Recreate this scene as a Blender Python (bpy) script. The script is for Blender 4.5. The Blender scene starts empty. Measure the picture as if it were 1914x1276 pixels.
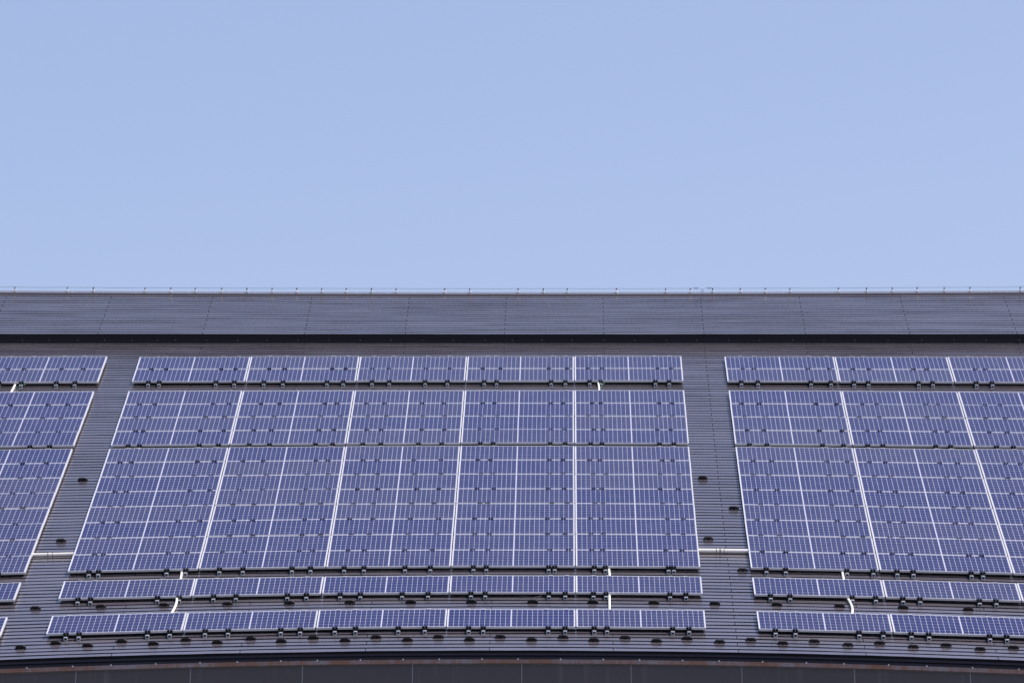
import bpy, math, random
from mathutils import Vector, Matrix
random.seed(7)
scene = bpy.context.scene
COL = scene.collection
R = math.radians

# ------------------------------------------------------------------ building frame
# X runs along the eave, s runs up the roof slope (s = 0 at the foot of the lowest
# panel row), h is the height above the roof sheet.  Metres throughout.
AL = R(25.0)
CAM_Z = 1.6
H_PANEL = 0.086                         # top of the panels above the roof sheet
Y0, Z0 = 90.662, 90.662 * math.tan(0.163909) + CAM_Z
NRM = Vector((0, -math.sin(AL), math.cos(AL)))
UPS = Vector((0, math.cos(AL), math.sin(AL)))
O_ROOF = Vector((0, Y0, Z0)) - NRM * 0.072

def camber(p):
    """The long roof is slightly bowed: its eave hangs lower towards both ends and its bays widen there."""
    t = max(-12.0, min(12.0, p.x + 0.95))
    q = p.z - (CAM_Z + 0.21572 * p.y)
    k = 5.45e-4 + (3.43e-4 - 5.45e-4) * (p.y - 89.7) / 23.3
    return Vector((p.x + k * t * (t * t + q * q), p.y, p.z + k * q * (t * t + q * q)))

def P(x, s, h=0.0):
    return camber(O_ROOF + Vector((x, 0, 0)) + UPS * s + NRM * h)

def V(x, y, z):
    return camber(Vector((x, y, z)))

XA, XB = -16.5, 14.8                    # ends of the building
S_EAVE, S_STEP = -1.114, 20.29
N_MAIN = 111
PITCH = (S_STEP - S_EAVE) / N_MAIN
STEP_H = 0.172
UP_PITCH, N_UP = 0.1935, 18
JOINT0, JOINT = 0.669, 1.911            # butt joints of the roof sheets

# ------------------------------------------------------------------ helpers
class MB:
    def __init__(self):
        self.v, self.f, self.uv, self.mi, self.sm = [], [], [], [], []
    def face(self, pts, uv=None, mi=0, smooth=False):
        i = len(self.v)
        self.v += [Vector(p) for p in pts]
        self.f.append(tuple(range(i, i + len(pts))))
        self.uv.append(uv if uv else [(0, 0)] * len(pts)); self.mi.append(mi); self.sm.append(smooth)
    def grid(self, rows, uvs=None, mi=0, smooth=True):
        n, m = len(rows), len(rows[0]); b = len(self.v)
        for r in rows: self.v += [Vector(p) for p in r]
        for i in range(n - 1):
            for j in range(m - 1):
                self.f.append((b + i*m + j, b + i*m + j + 1, b + (i+1)*m + j + 1, b + (i+1)*m + j))
                self.uv.append([uvs[i][j], uvs[i][j+1], uvs[i+1][j+1], uvs[i+1][j]] if uvs else [(0, 0)]*4)
                self.mi.append(mi); self.sm.append(smooth)
    def box(self, a, b, mi=0, fn=None):
        x0, y0, z0 = a; x1, y1, z1 = b
        c = [(x0,y0,z0),(x1,y0,z0),(x1,y1,z0),(x0,y1,z0),(x0,y0,z1),(x1,y0,z1),(x1,y1,z1),(x0,y1,z1)]
        if fn: c = [fn(*q) for q in c]
        for f in ((0,3,2,1),(4,5,6,7),(0,1,5,4),(1,2,6,5),(2,3,7,6),(3,0,4,7)):
            self.face([c[k] for k in f], mi=mi)
    def prism(self, poly, y0, y1, mi=0, back=None):
        """poly in x,z; extruded along y; back = optional outline at y1"""
        bk = back or poly
        n = len(poly)
        a = [(x, y0, z) for x, z in poly]; b = [(x, y1, z) for x, z in bk]
        self.face(a, mi=mi); self.face(b[::-1], mi=mi)
        for i in range(n):
            j = (i + 1) % n
            self.face([a[j], a[i], b[i], b[j]], mi=mi)
    def tube(self, pts, r, n=12, mi=0):
        pts = [Vector(p) for p in pts]; rings = []
        ref = Vector((0.13, 0.31, 0.94)).normalized()
        for i, p in enumerate(pts):
            d = (pts[min(i+1, len(pts)-1)] - pts[max(i-1, 0)]).normalized()
            a = d.cross(ref)
            if a.length < 1e-3: a = d.cross(Vector((1, 0, 0)))
            a.normalize(); b = d.cross(a)
            rings.append([p + (a*math.cos(2*math.pi*k/n) + b*math.sin(2*math.pi*k/n))*r for k in range(n)])
        base = len(self.v)
        for g in rings: self.v += g
        for i in range(len(rings)-1):
            for k in range(n):
                k2 = (k+1) % n
                self.f.append((base+i*n+k, base+i*n+k2, base+(i+1)*n+k2, base+(i+1)*n+k))
                self.uv.append([(0,0)]*4); self.mi.append(mi); self.sm.append(True)
        self.face(rings[0], mi=mi); self.face(rings[-1][::-1], mi=mi)
    def mesh(self, name, mats, origin=None):
        o = Vector(origin) if origin is not None else Vector((0, 0, 0))
        me = bpy.data.meshes.new(name)
        me.from_pydata([tuple(v - o) for v in self.v], [], self.f)
        uvl = me.uv_layers.new(name='UVMap')
        k = 0
        for p, uv in zip(me.polygons, self.uv):
            for q in uv:
                uvl.data[k].uv = q; k += 1
        for p, m, s in zip(me.polygons, self.mi, self.sm):
            p.material_index = m; p.use_smooth = s
        for m in (mats if isinstance(mats, (list, tuple)) else [mats]): me.materials.append(m)
        me.update()
        return me

def link(name, data, parent=None, loc=None):
    o = bpy.data.objects.new(name, data); COL.objects.link(o)
    if parent is not None: o.parent = parent
    if loc is not None: o.location = loc
    return o

def tag(o, label=None, cat=None, group=None, kind=None):
    if label: o['label'] = label
    if cat: o['category'] = cat
    if group: o['group'] = group
    if kind: o['kind'] = kind
    return o

def copy_to(src, parent):
    c = src.copy(); COL.objects.link(c); c.parent = parent
    return c

ORD = ['zeroth','first','second','third','fourth','fifth','sixth','seventh','eighth','ninth','tenth','eleventh','twelfth',
       'thirteenth','fourteenth','fifteenth','sixteenth','seventeenth','eighteenth','nineteenth','twentieth','twenty-first',
       'twenty-second','twenty-third','twenty-fourth','twenty-fifth','twenty-sixth','twenty-seventh','twenty-eighth',
       'twenty-ninth','thirtieth','thirty-first','thirty-second','thirty-third','thirty-fourth']

def smooth_noise(seed):
    rnd = random.Random(seed)
    tab = [rnd.uniform(-1, 1) for _ in range(256)]
    def f(x):
        i = math.floor(x); t = x - i; t = t*t*(3-2*t)
        return tab[i % 256]*(1-t) + tab[(i+1) % 256]*t
    return f

# ------------------------------------------------------------------ materials
class NT:
    def __init__(self, name):
        self.m = bpy.data.materials.new(name); self.m.use_nodes = True
        self.t = self.m.node_tree; self.b = self.t.nodes['Principled BSDF']
    def n(self, typ, **kw):
        nd = self.t.nodes.new(typ)
        for k, v in kw.items(): setattr(nd, k, v)
        return nd
    def l(self, a, b): self.t.links.new(a, b)
    def val(self, x, sock):
        if isinstance(x, (int, float)): sock.default_value = x
        elif isinstance(x, tuple): sock.default_value = x if len(x) == 4 else (*x, 1)
        else: self.l(x, sock)
    def math(self, op, a, b=0.0, c=None):
        nd = self.n('ShaderNodeMath', operation=op)
        self.val(a, nd.inputs[0]); self.val(b, nd.inputs[1])
        if c is not None: self.val(c, nd.inputs[2])
        return nd.outputs[0]
    def mix(self, fac, a, b, blend='MIX'):
        nd = self.n('ShaderNodeMix', data_type='RGBA', blend_type=blend)
        self.val(fac, nd.inputs[0]); self.val(a, nd.inputs[6]); self.val(b, nd.inputs[7])
        return nd.outputs[2]
    def noise(self, vec, scale, detail=3, rough=0.55):
        nd = self.n('ShaderNodeTexNoise'); nd.inputs['Scale'].default_value = scale
        nd.inputs['Detail'].default_value = detail; nd.inputs['Roughness'].default_value = rough
        if vec is not None: self.l(vec, nd.inputs['Vector'])
        return nd.outputs['Fac']
    def ramp(self, fac, lo, hi, a=(0,0,0,1), b=(1,1,1,1)):
        nd = self.n('ShaderNodeValToRGB'); e = nd.color_ramp.elements
        e[0].position = lo; e[1].position = hi; e[0].color = a; e[1].color = b
        self.l(fac, nd.inputs[0]); return nd.outputs[0]
    def uv(self):
        nd = self.n('ShaderNodeUVMap'); nd.uv_map = 'UVMap'
        s = self.n('ShaderNodeSeparateXYZ'); self.l(nd.outputs[0], s.inputs[0])
        return s.outputs[0], s.outputs[1], nd.outputs[0]
    def comb(self, x, y, z=0.0):
        nd = self.n('ShaderNodeCombineXYZ')
        for i, q in enumerate((x, y, z)): self.val(q, nd.inputs[i])
        return nd.outputs[0]
    def obj(self):
        return self.n('ShaderNodeTexCoord').outputs['Object']
    def bump(self, h, strength, dist):
        nd = self.n('ShaderNodeBump'); nd.inputs['Strength'].default_value = strength
        nd.inputs['Distance'].default_value = dist; self.l(h, nd.inputs['Height'])
        self.l(nd.outputs[0], self.b.inputs['Normal'])
    def set(self, color=None, rough=None, metal=None, spec=None, ior=None):
        for v, k in ((color,'Base Color'),(rough,'Roughness'),(metal,'Metallic'),(spec,'Specular IOR Level'),(ior,'IOR')):
            if v is not None: self.val(v, self.b.inputs[k])
        return self.m

def simple(name, col, rough=0.5, metal=0.0, spec=0.5, var=0.12, scale=6.0):
    t = NT(name)
    n = t.noise(t.obj(), scale, 4)
    lo = tuple(c*(1-var) for c in col); hi = tuple(min(1, c*(1+var)) for c in col)
    return t.set(t.mix(n, lo, hi), rough, metal, spec)

def mat_roof(name):
    t = NT(name); u, v, uv = t.uv()
    ju = t.math('DIVIDE', t.math('SUBTRACT', u, JOINT0 - 0.5*JOINT), JOINT)
    fr = t.math('FRACT', ju)
    tick = t.math('LESS_THAN', t.math('ABSOLUTE', t.math('SUBTRACT', fr, 0.5)), 0.0030)
    par = t.math('LESS_THAN', t.math('MODULO', t.math('FLOOR', v), 2.0), 0.5)
    tick = t.math('MULTIPLY', tick, par)
    wn = t.n('ShaderNodeTexWhiteNoise', noise_dimensions='2D')
    t.l(t.comb(t.math('FLOOR', t.math('ADD', ju, 0.5)), t.math('FLOOR', t.math('DIVIDE', v, 2.0))), wn.inputs['Vector'])
    streak = t.noise(t.comb(t.math('MULTIPLY', u, 0.9), t.math('MULTIPLY', v, 1.6)), 1.0, 5, 0.65)
    fine = t.noise(t.comb(t.math('MULTIPLY', u, 5.0), t.math('MULTIPLY', v, 2.2)), 1.0, 4, 0.7)
    base = t.mix(wn.outputs['Value'], ROOF_A, ROOF_B)
    base = t.mix(t.math('MULTIPLY', t.ramp(streak, 0.45, 0.75), 0.35), base, (0.20, 0.185, 0.18))
    dust = t.ramp(fine, 0.66, 0.80)
    base = t.mix(t.math('MULTIPLY', dust, 0.25), base, (0.30, 0.28, 0.26))
    base = t.mix(tick, base, (0.022, 0.022, 0.028))
    rough = t.math('ADD', 0.20, t.math('MULTIPLY', streak, 0.14))
    t.bump(streak, 0.15, 0.004)
    t.val(t.math('MULTIPLY', t.math('SUBTRACT', 1.0, tick), 0.7), t.b.inputs['Coat Weight']); t.b.inputs['Coat Roughness'].default_value = 0.16
    return t.set(base, rough, 0.0, t.math('MULTIPLY', t.math('SUBTRACT', 1.0, tick), 0.5), 1.7)

ROOF_A, ROOF_B = (0.102, 0.092, 0.108), (0.122, 0.111, 0.127)

def mat_cells():
    """144 half cells: two halves of 12 columns, six rows; u and v run 0..1 over the laminate."""
    t = NT('solar_cells'); u, v, uv = t.uv()
    W, Hh, GAP = 1.982, 0.969, 0.0078
    x = t.math('ABSOLUTE', t.math('MULTIPLY', t.math('SUBTRACT', u, 0.5), W))      # from the middle bus line
    half = W/2 - 0.006 - GAP
    cx = t.math('DIVIDE', t.math('SUBTRACT', x, GAP), half/12)
    dx = t.math('MULTIPLY', t.math('SUBTRACT', 0.5, t.math('ABSOLUTE', t.math('SUBTRACT', t.math('FRACT', cx), 0.5))), half/12)
    cy = t.math('DIVIDE', t.math('SUBTRACT', t.math('MULTIPLY', v, Hh), 0.006), (Hh-0.012)/6)
    dy = t.math('MULTIPLY', t.math('SUBTRACT', 0.5, t.math('ABSOLUTE', t.math('SUBTRACT', t.math('FRACT', cy), 0.5))), (Hh-0.012)/6)
    line = t.math('MAXIMUM', t.math('LESS_THAN', dx, LINE_X), t.math('LESS_THAN', dy, LINE_Y))
    line = t.math('MAXIMUM', line, t.math('LESS_THAN', t.math('ADD', dx, dy), 0.0110))      # clipped corners
    line = t.math('MAXIMUM', line, t.math('LESS_THAN', cx, 0.0))
    line = t.math('MAXIMUM', line, t.math('GREATER_THAN', cx, 12.0))
    line = t.math('MAXIMUM', line, t.math('LESS_THAN', cy, 0.0))
    line = t.math('MAXIMUM', line, t.math('GREATER_THAN', cy, 6.0))
    bus = t.math('LESS_THAN', t.math('ABSOLUTE', t.math('SUBTRACT', t.math('FRACT', t.math('MULTIPLY', cy, 9.0)), 0.5)), 0.04)
    oi = t.n('ShaderNodeObjectInfo').outputs['Random']
    wn = t.n('ShaderNodeTexWhiteNoise', noise_dimensions='3D')
    t.l(t.comb(t.math('FLOOR', t.math('ADD', cx, t.math('MULTIPLY', t.math('GREATER_THAN', u, 0.5), 40.0))), t.math('FLOOR', cy),
               t.math('MULTIPLY', oi, 917.0)), wn.inputs['Vector'])
    cell = t.mix(wn.outputs['Value'], CELL_A, CELL_B)
    cell = t.mix(t.math('MULTIPLY', t.math('POWER', oi, 1.6), 0.85), cell, CELL_C)
    cell = t.mix(t.math('MULTIPLY', bus, 0.15), cell, (0.25, 0.26, 0.33))
    col = t.mix(line, cell, (0.50, 0.51, 0.58))
    dirt = t.noise(t.comb(t.math('ADD', t.math('MULTIPLY', u, 3.0), t.math('MULTIPLY', oi, 50.0)), t.math('MULTIPLY', v, 1.5)), 2.0, 4)
    col = t.mix(t.math('MULTIPLY', t.ramp(dirt, 0.45, 0.8), 0.05), col, (0.35, 0.33, 0.32))
    return t.set(col, 0.16, 0.0, SPEC_GLASS, 1.45)

LINE_X, LINE_Y = 0.0024, 0.0024
CELL_A, CELL_B, CELL_C = (0.0075, 0.0115, 0.080), (0.0105, 0.0155, 0.095), (0.026, 0.029, 0.088)
SPEC_GLASS = 0.22

def mat_rust():
    t = NT('rusty_flashing'); u, v, uv = t.uv()
    big = t.noise(t.comb(t.math('MULTIPLY', u, 1.1), 0.3), 1.6, 5, 0.7)
    fine = t.noise(t.comb(t.math('MULTIPLY', u, 26.0), t.math('MULTIPLY', v, 1.2)), 1.0, 4, 0.7)
    f = t.math('ADD', t.math('MULTIPLY', big, 0.7), t.math('MULTIPLY', fine, 0.4))
    c = t.mix(t.ramp(f, 0.47, 0.60), (0.245, 0.222, 0.240), (0.21, 0.108, 0.072))
    c = t.mix(t.math('MULTIPLY', t.ramp(fine, 0.55, 0.75), 0.4), c, (0.32, 0.30, 0.34))
    return t.set(c, 0.65, 0.0, 0.3)

def mat_wall():
    t = NT('dark_cladding'); o = t.obj()
    mp = t.n('ShaderNodeMapping'); mp.inputs['Scale'].default_value = (7.0, 7.0, 0.5); t.l(o, mp.inputs['Vector'])
    st = t.noise(mp.outputs[0], 1.0, 5, 0.65); bl = t.noise(o, 0.5, 3)
    c = t.mix(bl, (0.056, 0.051, 0.057), (0.073, 0.066, 0.072))
    c = t.mix(t.math('MULTIPLY', t.ramp(st, 0.56, 0.75), 0.35), c, (0.16, 0.155, 0.165))
    return t.set(c, 0.55, 0.0, 0.4)

def mat_ground():
    t = NT('ground_asphalt'); o = t.obj()
    return t.set(t.mix(t.noise(o, 0.4, 8, 0.7), (0.06, 0.06, 0.06), (0.19, 0.19, 0.18)), 0.9, 0, 0.3)

M = dict(
    roof=mat_roof('roof_sheet'), cells=mat_cells(), rust=mat_rust(), wall=mat_wall(), ground=mat_ground(),
    frame=simple('anodised_frame', (0.60, 0.61, 0.64), 0.38, 0.0, 0.6, 0.05, 3.0),
    black=simple('black_clamp', (0.008, 0.008, 0.011), 0.45, 0.0, 0.3),
    steel=simple('galvanised_steel', (0.52, 0.57, 0.62), 0.42, 0.15, 0.6, 0.15, 60.0),
    guard=simple('black_plastic', (0.006, 0.006, 0.007), 0.33, 0.0, 0.35, 0.3, 20.0),
    fascia=simple('dark_fascia', (0.014, 0.014, 0.026), 0.45, 0.0, 0.3, 0.2, 0.6),
    seam=simple('light_sealant', (0.40, 0.38, 0.42), 0.7, 0.0, 0.3, 0.15, 4.0),
    pipe=simple('cream_plastic_pipe', (0.93, 0.91, 0.83), 0.45, 0.0, 0.4, 0.05, 9.0),
    dull=simple('dull_screw', (0.30, 0.30, 0.32), 0.5),
    slot=simple('lap_joint_shade', (0.012, 0.012, 0.020), 0.7, 0.0, 0.2, 0.3, 2.0),  # shadow under the sheet laps, put in as near-black colour
    cable=simple('dark_cable', (0.022, 0.030, 0.036), 0.5),
    green=simple('green_insulation', (0.01, 0.18, 0.09), 0.5),
    holder=simple('pale_holder', (0.72, 0.72, 0.74), 0.6, 0.0, 0.4, 0.1, 30.0),
    cap=simple('ridge_metal', (0.17, 0.165, 0.18), 0.25, 0.0, 0.5, 0.12, 1.5),
)

# ------------------------------------------------------------------ ground
mb = MB(); mb.face([(-900, -300, 0), (900, -300, 0), (900, 1500, 0), (-900, 1500, 0)])
tag(link('ground', mb.mesh('ground', M['ground'])), 'grey asphalt ground around the building', 'ground', kind='structure')

# ------------------------------------------------------------------ building
BASE = Vector((-0.9, 98.0, 0.0))
bld = tag(link('building', None, None, BASE), 'large dark building with ribbed metal roof carrying solar panels', 'building')
def part(name, mb, mat, parent=bld):
    if parent is bld:
        return link(name, mb.mesh(name, mat, BASE), bld)
    return link(name, mb.mesh(name, mat, BASE), parent)

XS = [XA + i*0.26 for i in range(int((XB-XA)/0.26)+1)] + [XB]

def courses(s0, pitch, n, hoff, seed, lip=0.0125):
    mb = MB()
    nz = [(smooth_noise(seed+i*3), smooth_noise(seed+i*3+1)) for i in range(n+1)]
    def edge(i, x):
        a = nz[i][0](x*0.9)*0.6 + nz[i][0](x*2.7+40)*0.4
        b = nz[i][1](x*0.7)*0.6 + nz[i][1](x*2.2+90)*0.4
        return s0 + i*pitch + a*0.0100, lip + b*0.0036
    for i in range(n):
        rows = [[] for _ in range(7)]; uvs = [[] for _ in range(7)]
        for x in XS:
            s, h = edge(i, x); s2, h2 = edge(i+1, x)
            if i == n-1: s2 = s0 + n*pitch
            prof = [(s+0.050, h-0.013, 0.02), (s+0.045, h-0.006, 0.02), (s+0.001, h-0.004, 0.02), (s, h, 0.02),
                    (s2-0.038, 0.006, 0.80), (s2-0.006, -0.006, 0.97), (s2+0.046, -0.009, 0.98)]
            for k, (a, b, v) in enumerate(prof):
                rows[k].append(P(x, a, hoff+b)); uvs[k].append((x, i+v))
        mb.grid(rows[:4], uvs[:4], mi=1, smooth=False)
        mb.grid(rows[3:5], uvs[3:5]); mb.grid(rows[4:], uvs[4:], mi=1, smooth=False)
    return mb

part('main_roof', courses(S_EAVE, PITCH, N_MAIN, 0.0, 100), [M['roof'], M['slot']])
S_UP = S_STEP - 0.05
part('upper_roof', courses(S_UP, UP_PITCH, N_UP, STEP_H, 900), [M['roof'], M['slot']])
S_RIDGE = S_UP + N_UP*UP_PITCH

def strip(s_h_pairs, mi=0):
    """sheet running along the whole building through (s, h) profile points"""
    mb = MB(); xs = XS[::2] + [XB]
    mb.grid([[P(x, s, h) for x in xs] for s, h in s_h_pairs], smooth=False)
    return mb
stp = part('roof_step', strip([(S_STEP-0.02, 0.006), (S_STEP-0.005, 0.088), (S_STEP-0.024, 0.092), (S_STEP-0.024, STEP_H-0.008), (S_STEP-0.046, STEP_H-0.004)][::-1]), M['fascia'])
SCREWS = [-10.23,-9.76,-9.25,-8.77,-8.28,-7.8,-7.48,-6.9,-6.32,-5.77,-5.19,-4.61,-4.01,-3.42,-2.81,-2.23,-1.62,-1.09,-0.52,0.06,0.67,1.26,
          1.87,2.44,3.05,3.63,4.25,4.83,5.4,6.01,6.62,7.2,7.77,8.36]
def screw_head(p, r):
    mb = MB(); ring = [p + Vector((math.cos(a)*r, -0.004, math.sin(a)*r)) for a in [k*math.pi/4 for k in range(8)]]
    back = [q + Vector((0, 0.006, 0)) for q in ring]
    mb.face(ring[::-1] if False else ring)
    for k in range(8): mb.face([ring[k], back[k], back[(k+1) % 8], ring[(k+1) % 8]])
    return mb
for x in SCREWS:
    part('screw', screw_head(P(x, S_STEP-0.02, 0.055), 0.008), M['dull'], stp)

cap_mb = strip([(S_RIDGE-0.012, STEP_H+0.004), (S_RIDGE-0.012, STEP_H+0.034), (S_RIDGE+0.155, STEP_H+0.036)])
xs = XS[::2] + [XB]
top = [P(x, S_RIDGE+0.155, STEP_H+0.036) for x in xs]
cap_mb.grid([top, [p + Vector((0, 0.15, -0.07)) for p in top]], smooth=False)
cap = part('ridge_cap', cap_mb, M['cap'])
rnd = random.Random(11)
for k in range(26):
    x = -10.6 + k*0.77 + rnd.uniform(-0.25, 0.25)
    mb = MB(); c = P(x, S_RIDGE+0.03, STEP_H+0.038); r = rnd.uniform(0.008, 0.014)
    mb.box((c.x-r, c.y-r, c.z-0.01), (c.x+r, c.y+r, c.z+r*1.1))
    part('rivet', mb, M['holder'], cap)

mb = MB()
rear_top = [p + Vector((0, 0.15, -0.07)) for p in top]
rear_low = [Vector((p.x, p.y + 24.0, p.z - 24.0*math.tan(AL))) for p in top]
mb.grid([rear_top, rear_low], smooth=False)
part('rear_roof', mb, M['cap'])

# eave, fascia, rusty flashing and wall.  Heights measured down from the eave line.
EY = (O_ROOF + UPS*S_EAVE).y; EZ = (O_ROOF + UPS*S_EAVE).z
def vstrip(profile, uvscale=None):
    mb = MB(); xs = XS
    rows = [[V(x, EY+dy, EZ+dz) for x in xs] for dy, dz in profile]
    uvs = [[(x, i) for x in xs] for i in range(len(profile))]
    mb.grid(rows, uvs, smooth=False); return mb
part('eave_soffit', vstrip([(0.012, -0.002), (0.035, -0.018)]), M['fascia'])
part('eave_fascia', vstrip([(0.035, -0.018), (0.022, -0.024), (0.022, -0.060), (0.052, -0.066), (0.046, -0.080), (0.046, -0.118), (0.022, -0.1205)][::-1]), M['fascia'])
rust = part('rusty_flashing', vstrip([(0.050, -0.1195), (0.022, -0.1206), (0.020, -0.182), (0.050, -0.184)][::-1]), M['rust'])
for k in range(40):
    x = -13.1 + k*0.617 + (0.02*((k*7) % 5) - 0.04)
    part('screw', screw_head(V(x, EY+0.016, EZ-0.119), 0.012), M['holder'], rust)

WTOP, WY = EZ-0.192, EY+0.055
mb = MB(); mb.grid([[V(x, WY+0.012, EZ-0.180) for x in XS], [V(x, WY+0.012, 13.2) for x in XS]][::-1], smooth=False)
wall = part('wall', mb, M['seam'])
WJ0, WJ = -0.742, 1.6835
k0 = math.ceil((XA-WJ0)/WJ); k1 = math.floor((XB-WJ0)/WJ)
for k in range(k0, k1):
    a, b = WJ0 + k*WJ + 0.0085, WJ0 + (k+1)*WJ - 0.0085
    mb = MB()
    mb.box((a, WY, 13.30), (b, WY+0.010, WTOP), fn=V)
    part('cladding_panel', mb, M['wall'], wall)
mb = MB()
for r in range(4):
    z1 = 13.26 - r*3.3; z0 = z1 - 3.26 if r < 3 else 0.0
    for k in range(k0, k1):
        a, b = WJ0 + k*WJ + 0.0085, WJ0 + (k+1)*WJ - 0.0085
        q = V(0, WY, 13.26)
        mb.box((V(a, WY, 13.3).x, WY, z0-0.4), (V(b, WY, 13.3).x, WY+0.010, z1-0.4) if r else (V(b, WY, 13.3).x, WY+0.010, 12.86))
part('lower_cladding', mb, M['wall'])
mb = MB(); xl, xr = V(XA, WY, 13.2).x + 0.35, V(XB, WY, 13.2).x - 0.35
yb = rear_low[0].y - 0.4
mb.box((xl, WY+0.03, 0), (xr, yb, 13.0))
for x, sgn in ((xl, 1), (xr, -1)):
    pts = [(x, WY+0.03, 13.0), (x, WY+0.03, EZ-0.9), (x, top[0].y, top[len(top)//2].z-0.8), (x, yb, 13.0)]
    mb.face(pts if sgn > 0 else pts[::-1])
part('side_wall', mb, M['wall'])

# ------------------------------------------------------------------ solar panels
PW, PH, PITCH_X, PITCH_S = 2.013, 1.000, 2.03, 1.015
mbf = MB(); fw, fd = 0.0155, 0.035
mbf.box((0, 0, -fd), (PW, fw, 0)); mbf.box((0, PH-fw, -fd), (PW, PH, 0))
mbf.box((0, fw, -fd), (fw, PH-fw, 0)); mbf.box((PW-fw, fw, -fd), (PW, PH-fw, 0))
FRAME = mbf.mesh('panel_frame', M['frame'])
mbg = MB(); mbg.face([(fw, fw, -0.0025), (PW-fw, fw, -0.0025), (PW-fw, PH-fw, -0.0025), (fw, PH-fw, -0.0025)], [(0,0),(1,0),(1,1),(0,1)])
mbg.face([(fw, fw, -0.008), (fw, PH-fw, -0.008), (PW-fw, PH-fw, -0.008), (PW-fw, fw, -0.008)], mi=1)
GLASS = mbg.mesh('panel_glass', [M['cells'], M['black']])
# clamp between two rows
mbc = MB()
for sx in (-1, 1): mbc.box((min(sx*0.007, sx*0.038), -0.030, -0.006), (max(sx*0.005, sx*0.039), 0.012, 0.0115))
mbc.box((-0.007, -0.014, -0.01), (0.007, 0.0, 0.003))
CLAMP = mbc.mesh('clamp', M['black'])
mbe = MB(); mbe.box((-0.036, -0.010, -0.01), (0.036, 0.018, 0.005)); END_CLAMP = mbe.mesh('end_clamp', M['frame'])
# bracket below a bottom row: black plate over the frame, arm, galvanised seam foot, bolt
mbb = MB()
mbb.box((-0.040, -0.016, -0.046), (0.040, -0.0005, 0.007)); mbb.box((-0.040, -0.0005, 0.0005), (0.040, 0.012, 0.007))
mbb.box((-0.036, -0.112, -0.050), (0.036, -0.016, -0.034))
mbb.box((-0.024, -0.156, -0.076), (0.024, -0.112, -0.026))
BRACKET = mbb.mesh('bracket', M['black'])
mbr = MB()
o_ = [(-0.027,-0.080),(0.025,-0.080),(0.031,-0.070),(0.031,-0.030),(0.027,-0.022),(-0.022,-0.022),(-0.029,-0.034)]
i_ = [(-0.018,-0.068),(0.018,-0.068),(0.0205,-0.062),(0.0205,-0.040),(0.018,-0.034),(-0.016,-0.034),(-0.019,-0.040)]
for k in range(len(o_)):
    j = (k+1) % len(o_)
    A = [(o_[k][0], -0.172, o_[k][1]), (o_[j][0], -0.172, o_[j][1]), (i_[j][0], -0.172, i_[j][1]), (i_[k][0], -0.172, i_[k][1])]
    Bk = [(p[0], -0.142, p[2]) for p in A]
    mbr.face(A); mbr.face(Bk[::-1]); mbr.face([A[1], A[0], Bk[0], Bk[1]]); mbr.face([A[3], A[2], Bk[2], Bk[3]])
FOOT = mbr.mesh('bracket_foot', M['steel'])
mbo = MB(); mbo.box((-0.0035, -0.022, -0.020), (0.0035, -0.016, 0.006)); BOLT = mbo.mesh('bolt', M['steel'])

GROUPS = [  # start s, rows, name of the lowest row in the group counted from the top
    (16.774, 2), (11.945, 4), (3.600, 8), (2.000, 1), (0.0, 1)]
BLOCKS = [('left', -8.6473-PITCH_X, 1), ('middle', -8.0231, 5), ('right', 2.9208, 3)]
FRAC = {'left': [[0.160,0.348,0.644,0.801]],
        'middle': [[0.150,0.245,0.745,0.907],[0.170,0.343,0.739,0.885],[0.147,0.305,0.633,0.836],[0.173,0.286,0.787,0.917],[0.140,0.238,0.740,0.865]],
        'right': [[0.126,0.274,0.747,0.925],[0.127,0.252,0.688,0.810],[0.179,0.312,0.700,0.850]]}
G3 = {('middle',0):[0.168,0.24,0.76,0.904],('middle',1):[0.166,0.35,0.735,0.881],('middle',3):[0.181,0.285,0.786,0.834],
      ('middle',4):[0.15,0.238,0.742,0.784],('right',0):[0.122,0.272,0.747,0.95],('right',1):[0.13,0.251,0.685,0.772]}
COLW = {('middle',0):'leftmost column', ('middle',1):'second column from left', ('middle',2):'central column',
        ('middle',3):'fourth column from left', ('middle',4):'rightmost column',
        ('right',0):'leftmost column', ('right',1):'second column', ('right',2):'column cut by picture edge'}
BLOCKW = {'left': 'left edge block', 'middle': 'wide middle block', 'right': 'right block'}
rj = random.Random(5)
proto = None

def panel_matrix(x, s, dh):
    a, b, c, d = P(x, s, H_PANEL+dh), P(x+PW, s, H_PANEL+dh), P(x, s+PH, H_PANEL+dh), P(x+PW, s+PH, H_PANEL+dh)
    ex = ((b-a) + (d-c))*0.5; ey = ((c-a) + (d-b))*0.5
    lx, ly = ex.length/PW, ey.length/PH
    yn = ey/PH
    ex.normalize(); ez = ex.cross(ey).normalized(); ey = ez.cross(ex)
    m = (a+b+c+d)/4 - ex*(lx*PW/2) - yn*(PH/2)
    mat = lambda y: Matrix(((ex.x*lx, y.x, ez.x, m.x), (ex.y*lx, y.y, ez.y, m.y), (ex.z*lx, y.z, ez.z, m.z), (0, 0, 0, 1)))
    square = mat(ey*ly)
    return square, square.inverted() @ mat(yn)      # the second keeps the sides in line with the column

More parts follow.
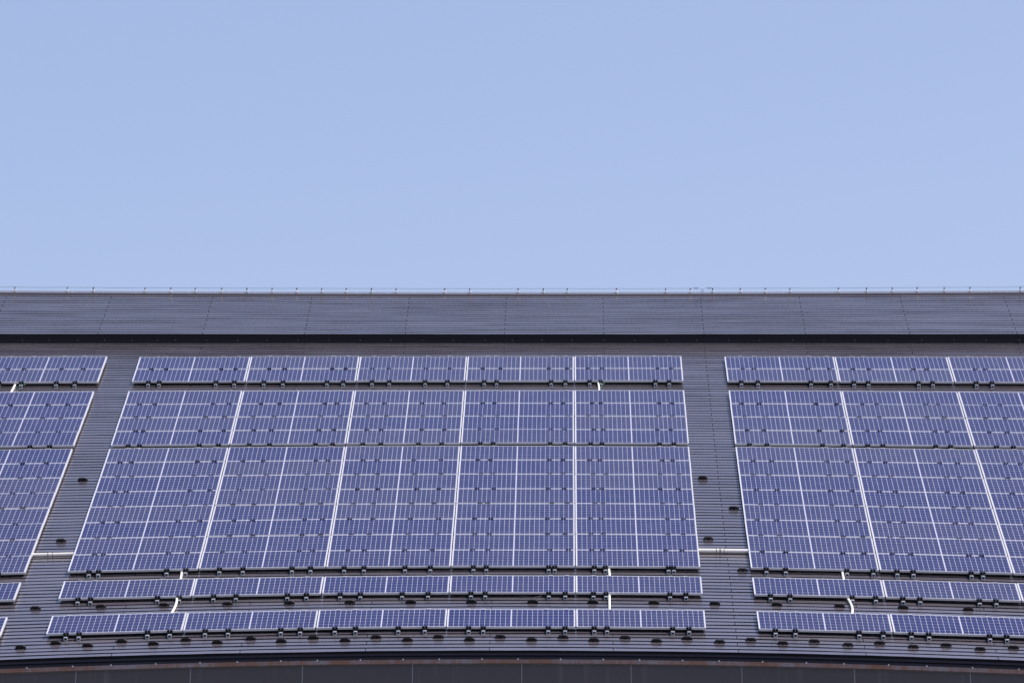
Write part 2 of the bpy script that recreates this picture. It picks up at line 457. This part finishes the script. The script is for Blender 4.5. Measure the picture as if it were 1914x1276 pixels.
row_no = 0
for gi, (s0, n) in enumerate(GROUPS):
    for r in range(n):                              # r = 0 is the top row of the group
        row_no += 1
        s = s0 + (n-1-r)*PITCH_S - 0.042
        if n > 1: s += 0.0065 if r % 2 == 1 else -0.0015
        for bname, bx, nc in BLOCKS:
            for c in range(nc):
                if bname == 'right' and c == 2 and gi == 4: continue      # beyond the picture
                x = bx + c*PITCH_X + 0.0085 + rj.uniform(-0.002, 0.002)
                root = link('solar_panel', None)
                if bname == 'left': x += 0.0037*s - 0.013
                tilt = Matrix.Rotation(R(rj.gauss(0, 0.10)), 4, 'X') @ Matrix.Rotation(R(rj.gauss(0, 0.06)), 4, 'Y')
                square, lean = panel_matrix(x, s + rj.uniform(-0.003, 0.003) + (0.010 if bname == 'middle' and c >= 3 and gi < 2 else 0), rj.uniform(-0.002, 0.003))
                root.matrix_world = square @ tilt
                if bname == 'left': where = 'left edge block, %s row from top' % ORD[row_no]
                else: where = '%s, %s, %s row from top' % (BLOCKW[bname], COLW[(bname, c)], ORD[row_no])
                if row_no == 16: where = where.replace('sixteenth row from top', 'bottom row')
                if row_no == 1: where = where.replace('first row from', 'row at')
                tag(root, 'blue solar panel, ' + where, 'solar panel', 'solar panels on the roof')
                for nm, me in (('frame', FRAME), ('glass', GLASS)): link(nm, me, root).matrix_parent_inverse = lean
                fr = FRAC[bname][c]
                if r == n-1:
                    if gi == 2: fr = G3.get((bname, c), fr)
                    for f in fr:
                        b = link('bracket', BRACKET, root, (f*PITCH_X - 0.0085, 0, 0))
                        link('bracket_foot', FOOT, b); link('bolt', BOLT, b)
                else:
                    for f in fr:
                        link('clamp', CLAMP, root, ((f + rj.uniform(-0.028, 0.028))*PITCH_X, 0, 0))
                if r == 0:
                    for f in fr: link('end_clamp', END_CLAMP, root, ((f + rj.uniform(-0.02, 0.02))*PITCH_X, PH-0.012, 0))

# ------------------------------------------------------------------ snow guards
mbs = MB()
out = [(-0.089,-0.004),(-0.086,0.014),(-0.066,0.034),(-0.050,0.044),(0.050,0.044),(0.066,0.034),(0.086,0.014),(0.089,-0.004),
       (0.058,-0.004),(0.052,0.008),(0.030,0.008),(0.024,-0.010),(-0.024,-0.010),(-0.030,0.008),(-0.052,0.008),(-0.058,-0.004)]
out = [(x, z*1.12 if z > 0.01 else z) for x, z in out]
back = [(x*0.92, max(-0.004, z*0.35)) for x, z in out]
front = [(x*0.93, z*0.86) for x, z in out]
mbs.prism(front, 0.0, 0.011, back=out); mbs.prism(out, 0.0112, 0.085, back=back)
for x in (0.058, 0.072):                              # ribs over both shoulders
    for sx in (-1, 1):
        z = 0.049 - (x-0.048)*0.85
        mbs.box((min(sx*(x-0.003), sx*(x+0.003)), -0.004, z-0.012), (max(sx*(x-0.003), sx*(x+0.003)), 0.055, z+0.004))
mbs.box((-0.022, -0.022, -0.012), (0.022, 0.0, 0.002))
GUARD = mbs.mesh('snow_guard', M['guard'])
def guard(x, s, label, group):
    o = link('snow_guard', GUARD)
    a, b = P(x-0.1, s, 0.014), P(x+0.1, s, 0.014); c = P(x, s+0.1, 0.014); m = P(x, s, 0.014)
    ex = (b-a).normalized(); ez = ex.cross(c-m).normalized(); ey = ez.cross(ex)
    o.matrix_world = Matrix(((ex.x, ey.x, ez.x, m.x), (ex.y, ey.y, ez.y, m.y), (ex.z, ey.z, ez.z, m.z), (0, 0, 0, 1)))
    tag(o, label, 'snow guard', group)
rg = random.Random(3)
for k in range(32):
    x = -8.33 + k*0.4835
    up = k % 2 == 1
    idx = k//2 + 1
    s = (-0.37 - 0.004*k if up else -0.545 - 0.003*k)
    lab = 'black snow guard %s from left in the %s line just above the eave' % (ORD[idx], 'upper' if up else 'lower')
    guard(x + rg.uniform(-0.008, 0.008), s, lab, 'snow guards above the eave')
for k in range(16):
    guard(-8.32 + k*0.9656 + rg.uniform(-0.008, 0.008), 1.635 - 0.005*k,
          'black snow guard %s from left between the two lowest panel rows' % ORD[k+1], 'snow guards between the lowest panel rows')
for k in range(17):
    guard(-8.79 + k*0.9655 + rg.uniform(-0.008, 0.008), 3.60 + (0.09 if k == 0 else 0.04 if k < 5 else 0),
          'black snow guard %s from left in the shade under the big panel field' % ORD[k+1], 'snow guards under the panel field')
guard(-8.30, 9.70, 'black snow guard high up in the left gap between panel blocks', 'snow guards in the gaps')
guard(-8.30, 5.68, 'black snow guard above the pale pipe in the left gap', 'snow guards in the gaps')
guard(2.31, 9.62, 'topmost black snow guard in the right gap between panel blocks', 'snow guards in the gaps')
guard(2.78, 7.58, 'black snow guard touching the left edge of the right panel block', 'snow guards in the gaps')
guard(2.30, 5.54, 'black snow guard just above the thick pale pipe in right gap', 'snow guards in the gaps')

# ------------------------------------------------------------------ pipes and wires
def curve_pts(ctrl, h0=0.03, n=10):
    pts = [P(x, s, (q[0] if q else h0)) for x, s, *q in ctrl]
    if len(pts) < 3: return [pts[0].lerp(pts[-1], i/4) for i in range(5)]
    res = []
    ext = [pts[0]*2-pts[1]] + pts + [pts[-1]*2-pts[-2]]
    for i in range(1, len(ext)-2):
        p0, p1, p2, p3 = ext[i-1:i+3]
        for k in range(n):
            t = k/n
            res.append(0.5*((2*p1) + (p2-p0)*t + (2*p0-5*p1+4*p2-p3)*t*t + (3*p1-p0-3*p2+p3)*t**3))
    return res + [pts[-1]]
def tube_thing(name, ctrl, r, mat, label, cat, group=None, h0=0.03, couplings=()):
    pts = curve_pts(ctrl, h0); o0 = pts[len(pts)//2]
    mb = MB(); mb.tube(pts, r)
    o = link(name, mb.mesh(name, mat, o0), None, o0)
    tag(o, label, cat, group)
    for f in couplings:
        i = f*(len(pts)-1); a = pts[int(i)].lerp(pts[min(int(i)+1, len(pts)-1)], i-int(i))
        d = (pts[-1]-pts[0]).normalized()
        m2 = MB(); m2.tube([a-d*0.035, a-d*0.033, a+d*0.033, a+d*0.035], r*1.07)
        for e in (-0.037, 0.037): m2.tube([a+d*(e-0.004), a+d*(e-0.0035), a+d*(e+0.0035), a+d*(e+0.004)], r*1.10, mi=1)
        link('coupling', m2.mesh('coupling', [mat, M['cable']], o0), o)
    return o
CP = 'cable conduits on the roof'
tube_thing('conduit_pipe', [(-10.025,17.0,0.03),(-10.033,16.9,0.03),(-10.05,16.2,0.03),(-10.06,15.9,0.02)], 0.021, M['pipe'], 'slanting white pipe under the top panel pair of the left edge block', 'pipe', CP)
tube_thing('conduit_pipe', [(0.520,17.05,0.02),(0.530,16.88,0.04),(0.552,16.5,0.04),(0.555,15.9,0.02)], 0.018, M['pipe'], 'short curved white pipe below the top panel rows of the middle block', 'pipe', CP)
tube_thing('conduit_pipe', [(-6.262,4.0,0.02),(-6.255,3.72,0.03),(-6.241,2.9,0.02)], 0.021, M['pipe'], 'short white pipe below the big panel field, leftmost in the middle block', 'pipe', CP)
tube_thing('conduit_pipe', [(0.625,4.0,0.02),(0.637,3.70,0.03),(0.655,2.9,0.02)], 0.021, M['pipe'], 'short white pipe below the big panel field near the rightmost middle column', 'pipe', CP)
tube_thing('conduit_pipe', [(4.375,4.0,0.02),(4.375,3.70,0.03),(4.371,2.9,0.02)], 0.021, M['pipe'], 'short white pipe below the big panel field of the right block', 'pipe', CP)
tube_thing('conduit_pipe', [(-6.29,2.35,0.02),(-6.258,2.16,0.035),(-6.215,1.90,0.04),(-6.213,1.52,0.04),(-6.240,1.15,0.03),(-6.26,0.85,0.02)], 0.021, M['pipe'], 'curved white pipe between the two lowest rows, leftmost in the middle block', 'pipe', CP)
tube_thing('conduit_pipe', [(0.637,2.35,0.02),(0.636,2.08,0.035),(0.629,0.85,0.03)], 0.020, M['pipe'], 'straight upright white pipe between the two lowest rows of the middle block', 'pipe', CP)
tube_thing('conduit_pipe', [(4.34,2.35,0.02),(4.365,2.10,0.035),(4.402,1.73,0.04),(4.416,1.42,0.04),(4.395,1.10,0.03),(4.36,0.85,0.02)], 0.021, M['pipe'], 'curved white pipe between the two lowest rows of the right block', 'pipe', CP)
tube_thing('conduit_pipe', [(-8.80,4.80),(-8.60,4.80),(-8.35,4.80),(-8.1,4.80),(-7.85,4.80)], 0.030, M['pipe'], 'white pipe crossing the left gap between panel blocks', 'pipe', CP, 0.036, (0.46,))
tube_thing('conduit_pipe', [(2.00,4.74),(2.3,4.74),(2.50,4.74),(2.7,4.74),(3.1,4.74)], 0.036, M['pipe'], 'thick white pipe with a joint crossing the right gap between panel blocks', 'pipe', CP, 0.042, (0.43, 0.5))
tube_thing('earth_wire', [(-9.99,16.55,0.02),(-9.96,16.72,0.03),(-9.93,16.62,0.05),(-9.86,16.66,0.06),(-9.83,16.9,0.05)], 0.006, M['green'], 'thin green wire curling beside the slanting pipe in the left block', 'wire', 'green earth wires')
tube_thing('earth_wire', [(0.58,16.3,0.02),(0.585,16.55,0.02),(0.62,16.62,0.04),(0.66,16.68,0.05)], 0.006, M['green'], 'thin green wire beside the curved pipe in the middle block', 'wire', 'green earth wires')
tube_thing('loose_cable', [(-1.0,2.25,0.04),(-0.83,1.97,0.03),(-0.62,1.87,0.025),(-0.46,1.93,0.03),(-0.38,2.2,0.04)], 0.005, M['cable'], 'thin dark cable sagging below the second lowest panel row', 'cable')

# ------------------------------------------------------------------ lightning wire on the ridge
POSTS = [-10.681,-9.723,-9.243,-8.281,-7.792,-7.329,-6.822,-6.337,-5.852,-5.372,-4.886,-4.406,-3.912,-3.427,-2.464,-1.972,-1.01,-0.51,-0.036,
         0.939,1.909,2.394,2.83,3.368,3.855,4.328,5.257,5.791,6.275,6.744,7.243,7.719,8.636]
mbp = MB()
mbp.box((-0.030, -0.028, 0.0), (0.030, 0.028, 0.006))
for sx in (-1, 1): mbp.tube([(sx*0.026, 0, 0.004), (sx*0.012, 0, 0.030), (sx*0.009, 0, 0.052)], 0.0075, 8)
mbp.box((-0.014, -0.010, 0.028), (0.014, 0.010, 0.056))
POST = mbp.mesh('wire_holder', M['holder'])
mbk = MB(); mbk.box((-0.011, -0.012, 0.060), (0.011, 0.012, 0.086)); CLIP = mbk.mesh('clip', M['cable'])
S_W = S_RIDGE + 0.10
def ridge_pt(x, dz): return P(x, S_W, STEP_H+0.036) + Vector((0, 0, dz))
for i, x in enumerate(POSTS):
    o = link('wire_holder', POST, None, ridge_pt(x, 0))
    o.rotation_euler = (0, 0, R([0, 25, -20, 10, 40][i % 5]))
    tag(o, 'pale wire holder with black clip on the roof ridge, %s from left' % ORD[i+1], 'wire holder', 'wire holders along the ridge')
    link('clip', CLIP, o)
XLOOP = 2.63
pts = []
xx = [XA+4.0] + [p for p in POSTS] + [10.5]
def wire(x_from, x_to):
    res = []; knots = sorted([x_from] + [q for q in [XA+3.6] + POSTS + [9.6, 10.6] if x_from < q < x_to] + [x_to])
    for a, b in zip(knots, knots[1:]):
        for k in range(6):
            t = k/6; res.append(ridge_pt(a+(b-a)*t, 0.090 - 0.008*(b-a)*4*t*(1-t)))
    res.append(ridge_pt(x_to, 0.090)); return res
left = wire(XA+3.6, XLOOP-0.09); right = wire(XLOOP+0.10, 10.6)
loop = [ridge_pt(XLOOP+dx, dz) for dx, dz in ((-0.04,0.088),(-0.012,0.070),(0.002,0.058),(0.018,0.036),(0.016,0.016),(-0.002,0.010),(-0.022,0.016),(-0.022,0.036),(-0.004,0.058),(0.010,0.074),(0.04,0.090))]
mb = MB(); mb.tube(left + loop + right, 0.0031, 8)
o0 = ridge_pt(XLOOP, 0)
w = link('lightning_wire', mb.mesh('lightning_wire', M['cable'], o0), None, o0)
tag(w, 'thin dark wire running along the whole ridge with one small loop', 'wire')
for dx0 in (-0.16, 0.10):
    mb = MB()
    for k in range(4):
        c = ridge_pt(XLOOP + dx0 + k*0.022, 0.090); mb.box((c.x-0.007, c.y-0.01, c.z-0.009), (c.x+0.007, c.y+0.01, c.z+0.011))
    link('splice', mb.mesh('splice', M['cable'], o0), w)

# ------------------------------------------------------------------ light, sky, camera
SUN_AZ, SUN_EL = R(97), R(57)
to_sun = Vector((math.sin(SUN_AZ)*math.cos(SUN_EL), math.cos(SUN_AZ)*math.cos(SUN_EL), math.sin(SUN_EL)))
sd = bpy.data.lights.new('sun', 'SUN'); sd.energy = 3.6; sd.angle = R(0.5); sd.color = (1.0, 0.935, 0.91)
so = link('sun', sd); so.rotation_euler = to_sun.to_track_quat('Z', 'Y').to_euler(); so.location = (40, 60, 80)

world = bpy.data.worlds.new('World'); scene.world = world; world.use_nodes = True
wt = world.node_tree; bg = wt.nodes['Background']
sky = wt.nodes.new('ShaderNodeTexSky'); sky.sky_type = 'NISHITA'; sky.sun_disc = False
sky.sun_elevation = SUN_EL; sky.sun_rotation = SUN_AZ
sky.altitude = 0; sky.air_density = 1.0; sky.dust_density = 2.0; sky.ozone_density = 0.0
wb = wt.nodes.new('ShaderNodeMix'); wb.data_type = 'RGBA'; wb.blend_type = 'MULTIPLY'     # the photograph's white balance leans to lavender
wb.inputs[0].default_value = 1.0; wb.inputs[7].default_value = (1.03, 0.945, 1.03, 1.0)
wt.links.new(sky.outputs[0], wb.inputs[6]); wt.links.new(wb.outputs[2], bg.inputs['Color']); bg.inputs['Strength'].default_value = 0.15

cam = bpy.data.cameras.new('camera'); cam.sensor_width = 36.0; cam.lens = 36.0*10832.5/1914
cam.clip_start = 0.5; cam.clip_end = 3000
co = link('camera', cam); co.location = (0, 0, CAM_Z); co.rotation_euler = (R(90)+0.212451, 0, 0.010067)
co.rotation_euler = (co.rotation_euler.to_matrix() @ Matrix.Rotation(0.0021, 3, 'Z')).to_euler()      # held very slightly askew
scene.camera = co
scene.view_settings.view_transform = 'Standard'; scene.view_settings.look = 'None'
scene.view_settings.exposure = 0.25; scene.view_settings.gamma = 1.0
scene.view_settings.use_curve_mapping = False
scene.cycles.max_bounces = 6
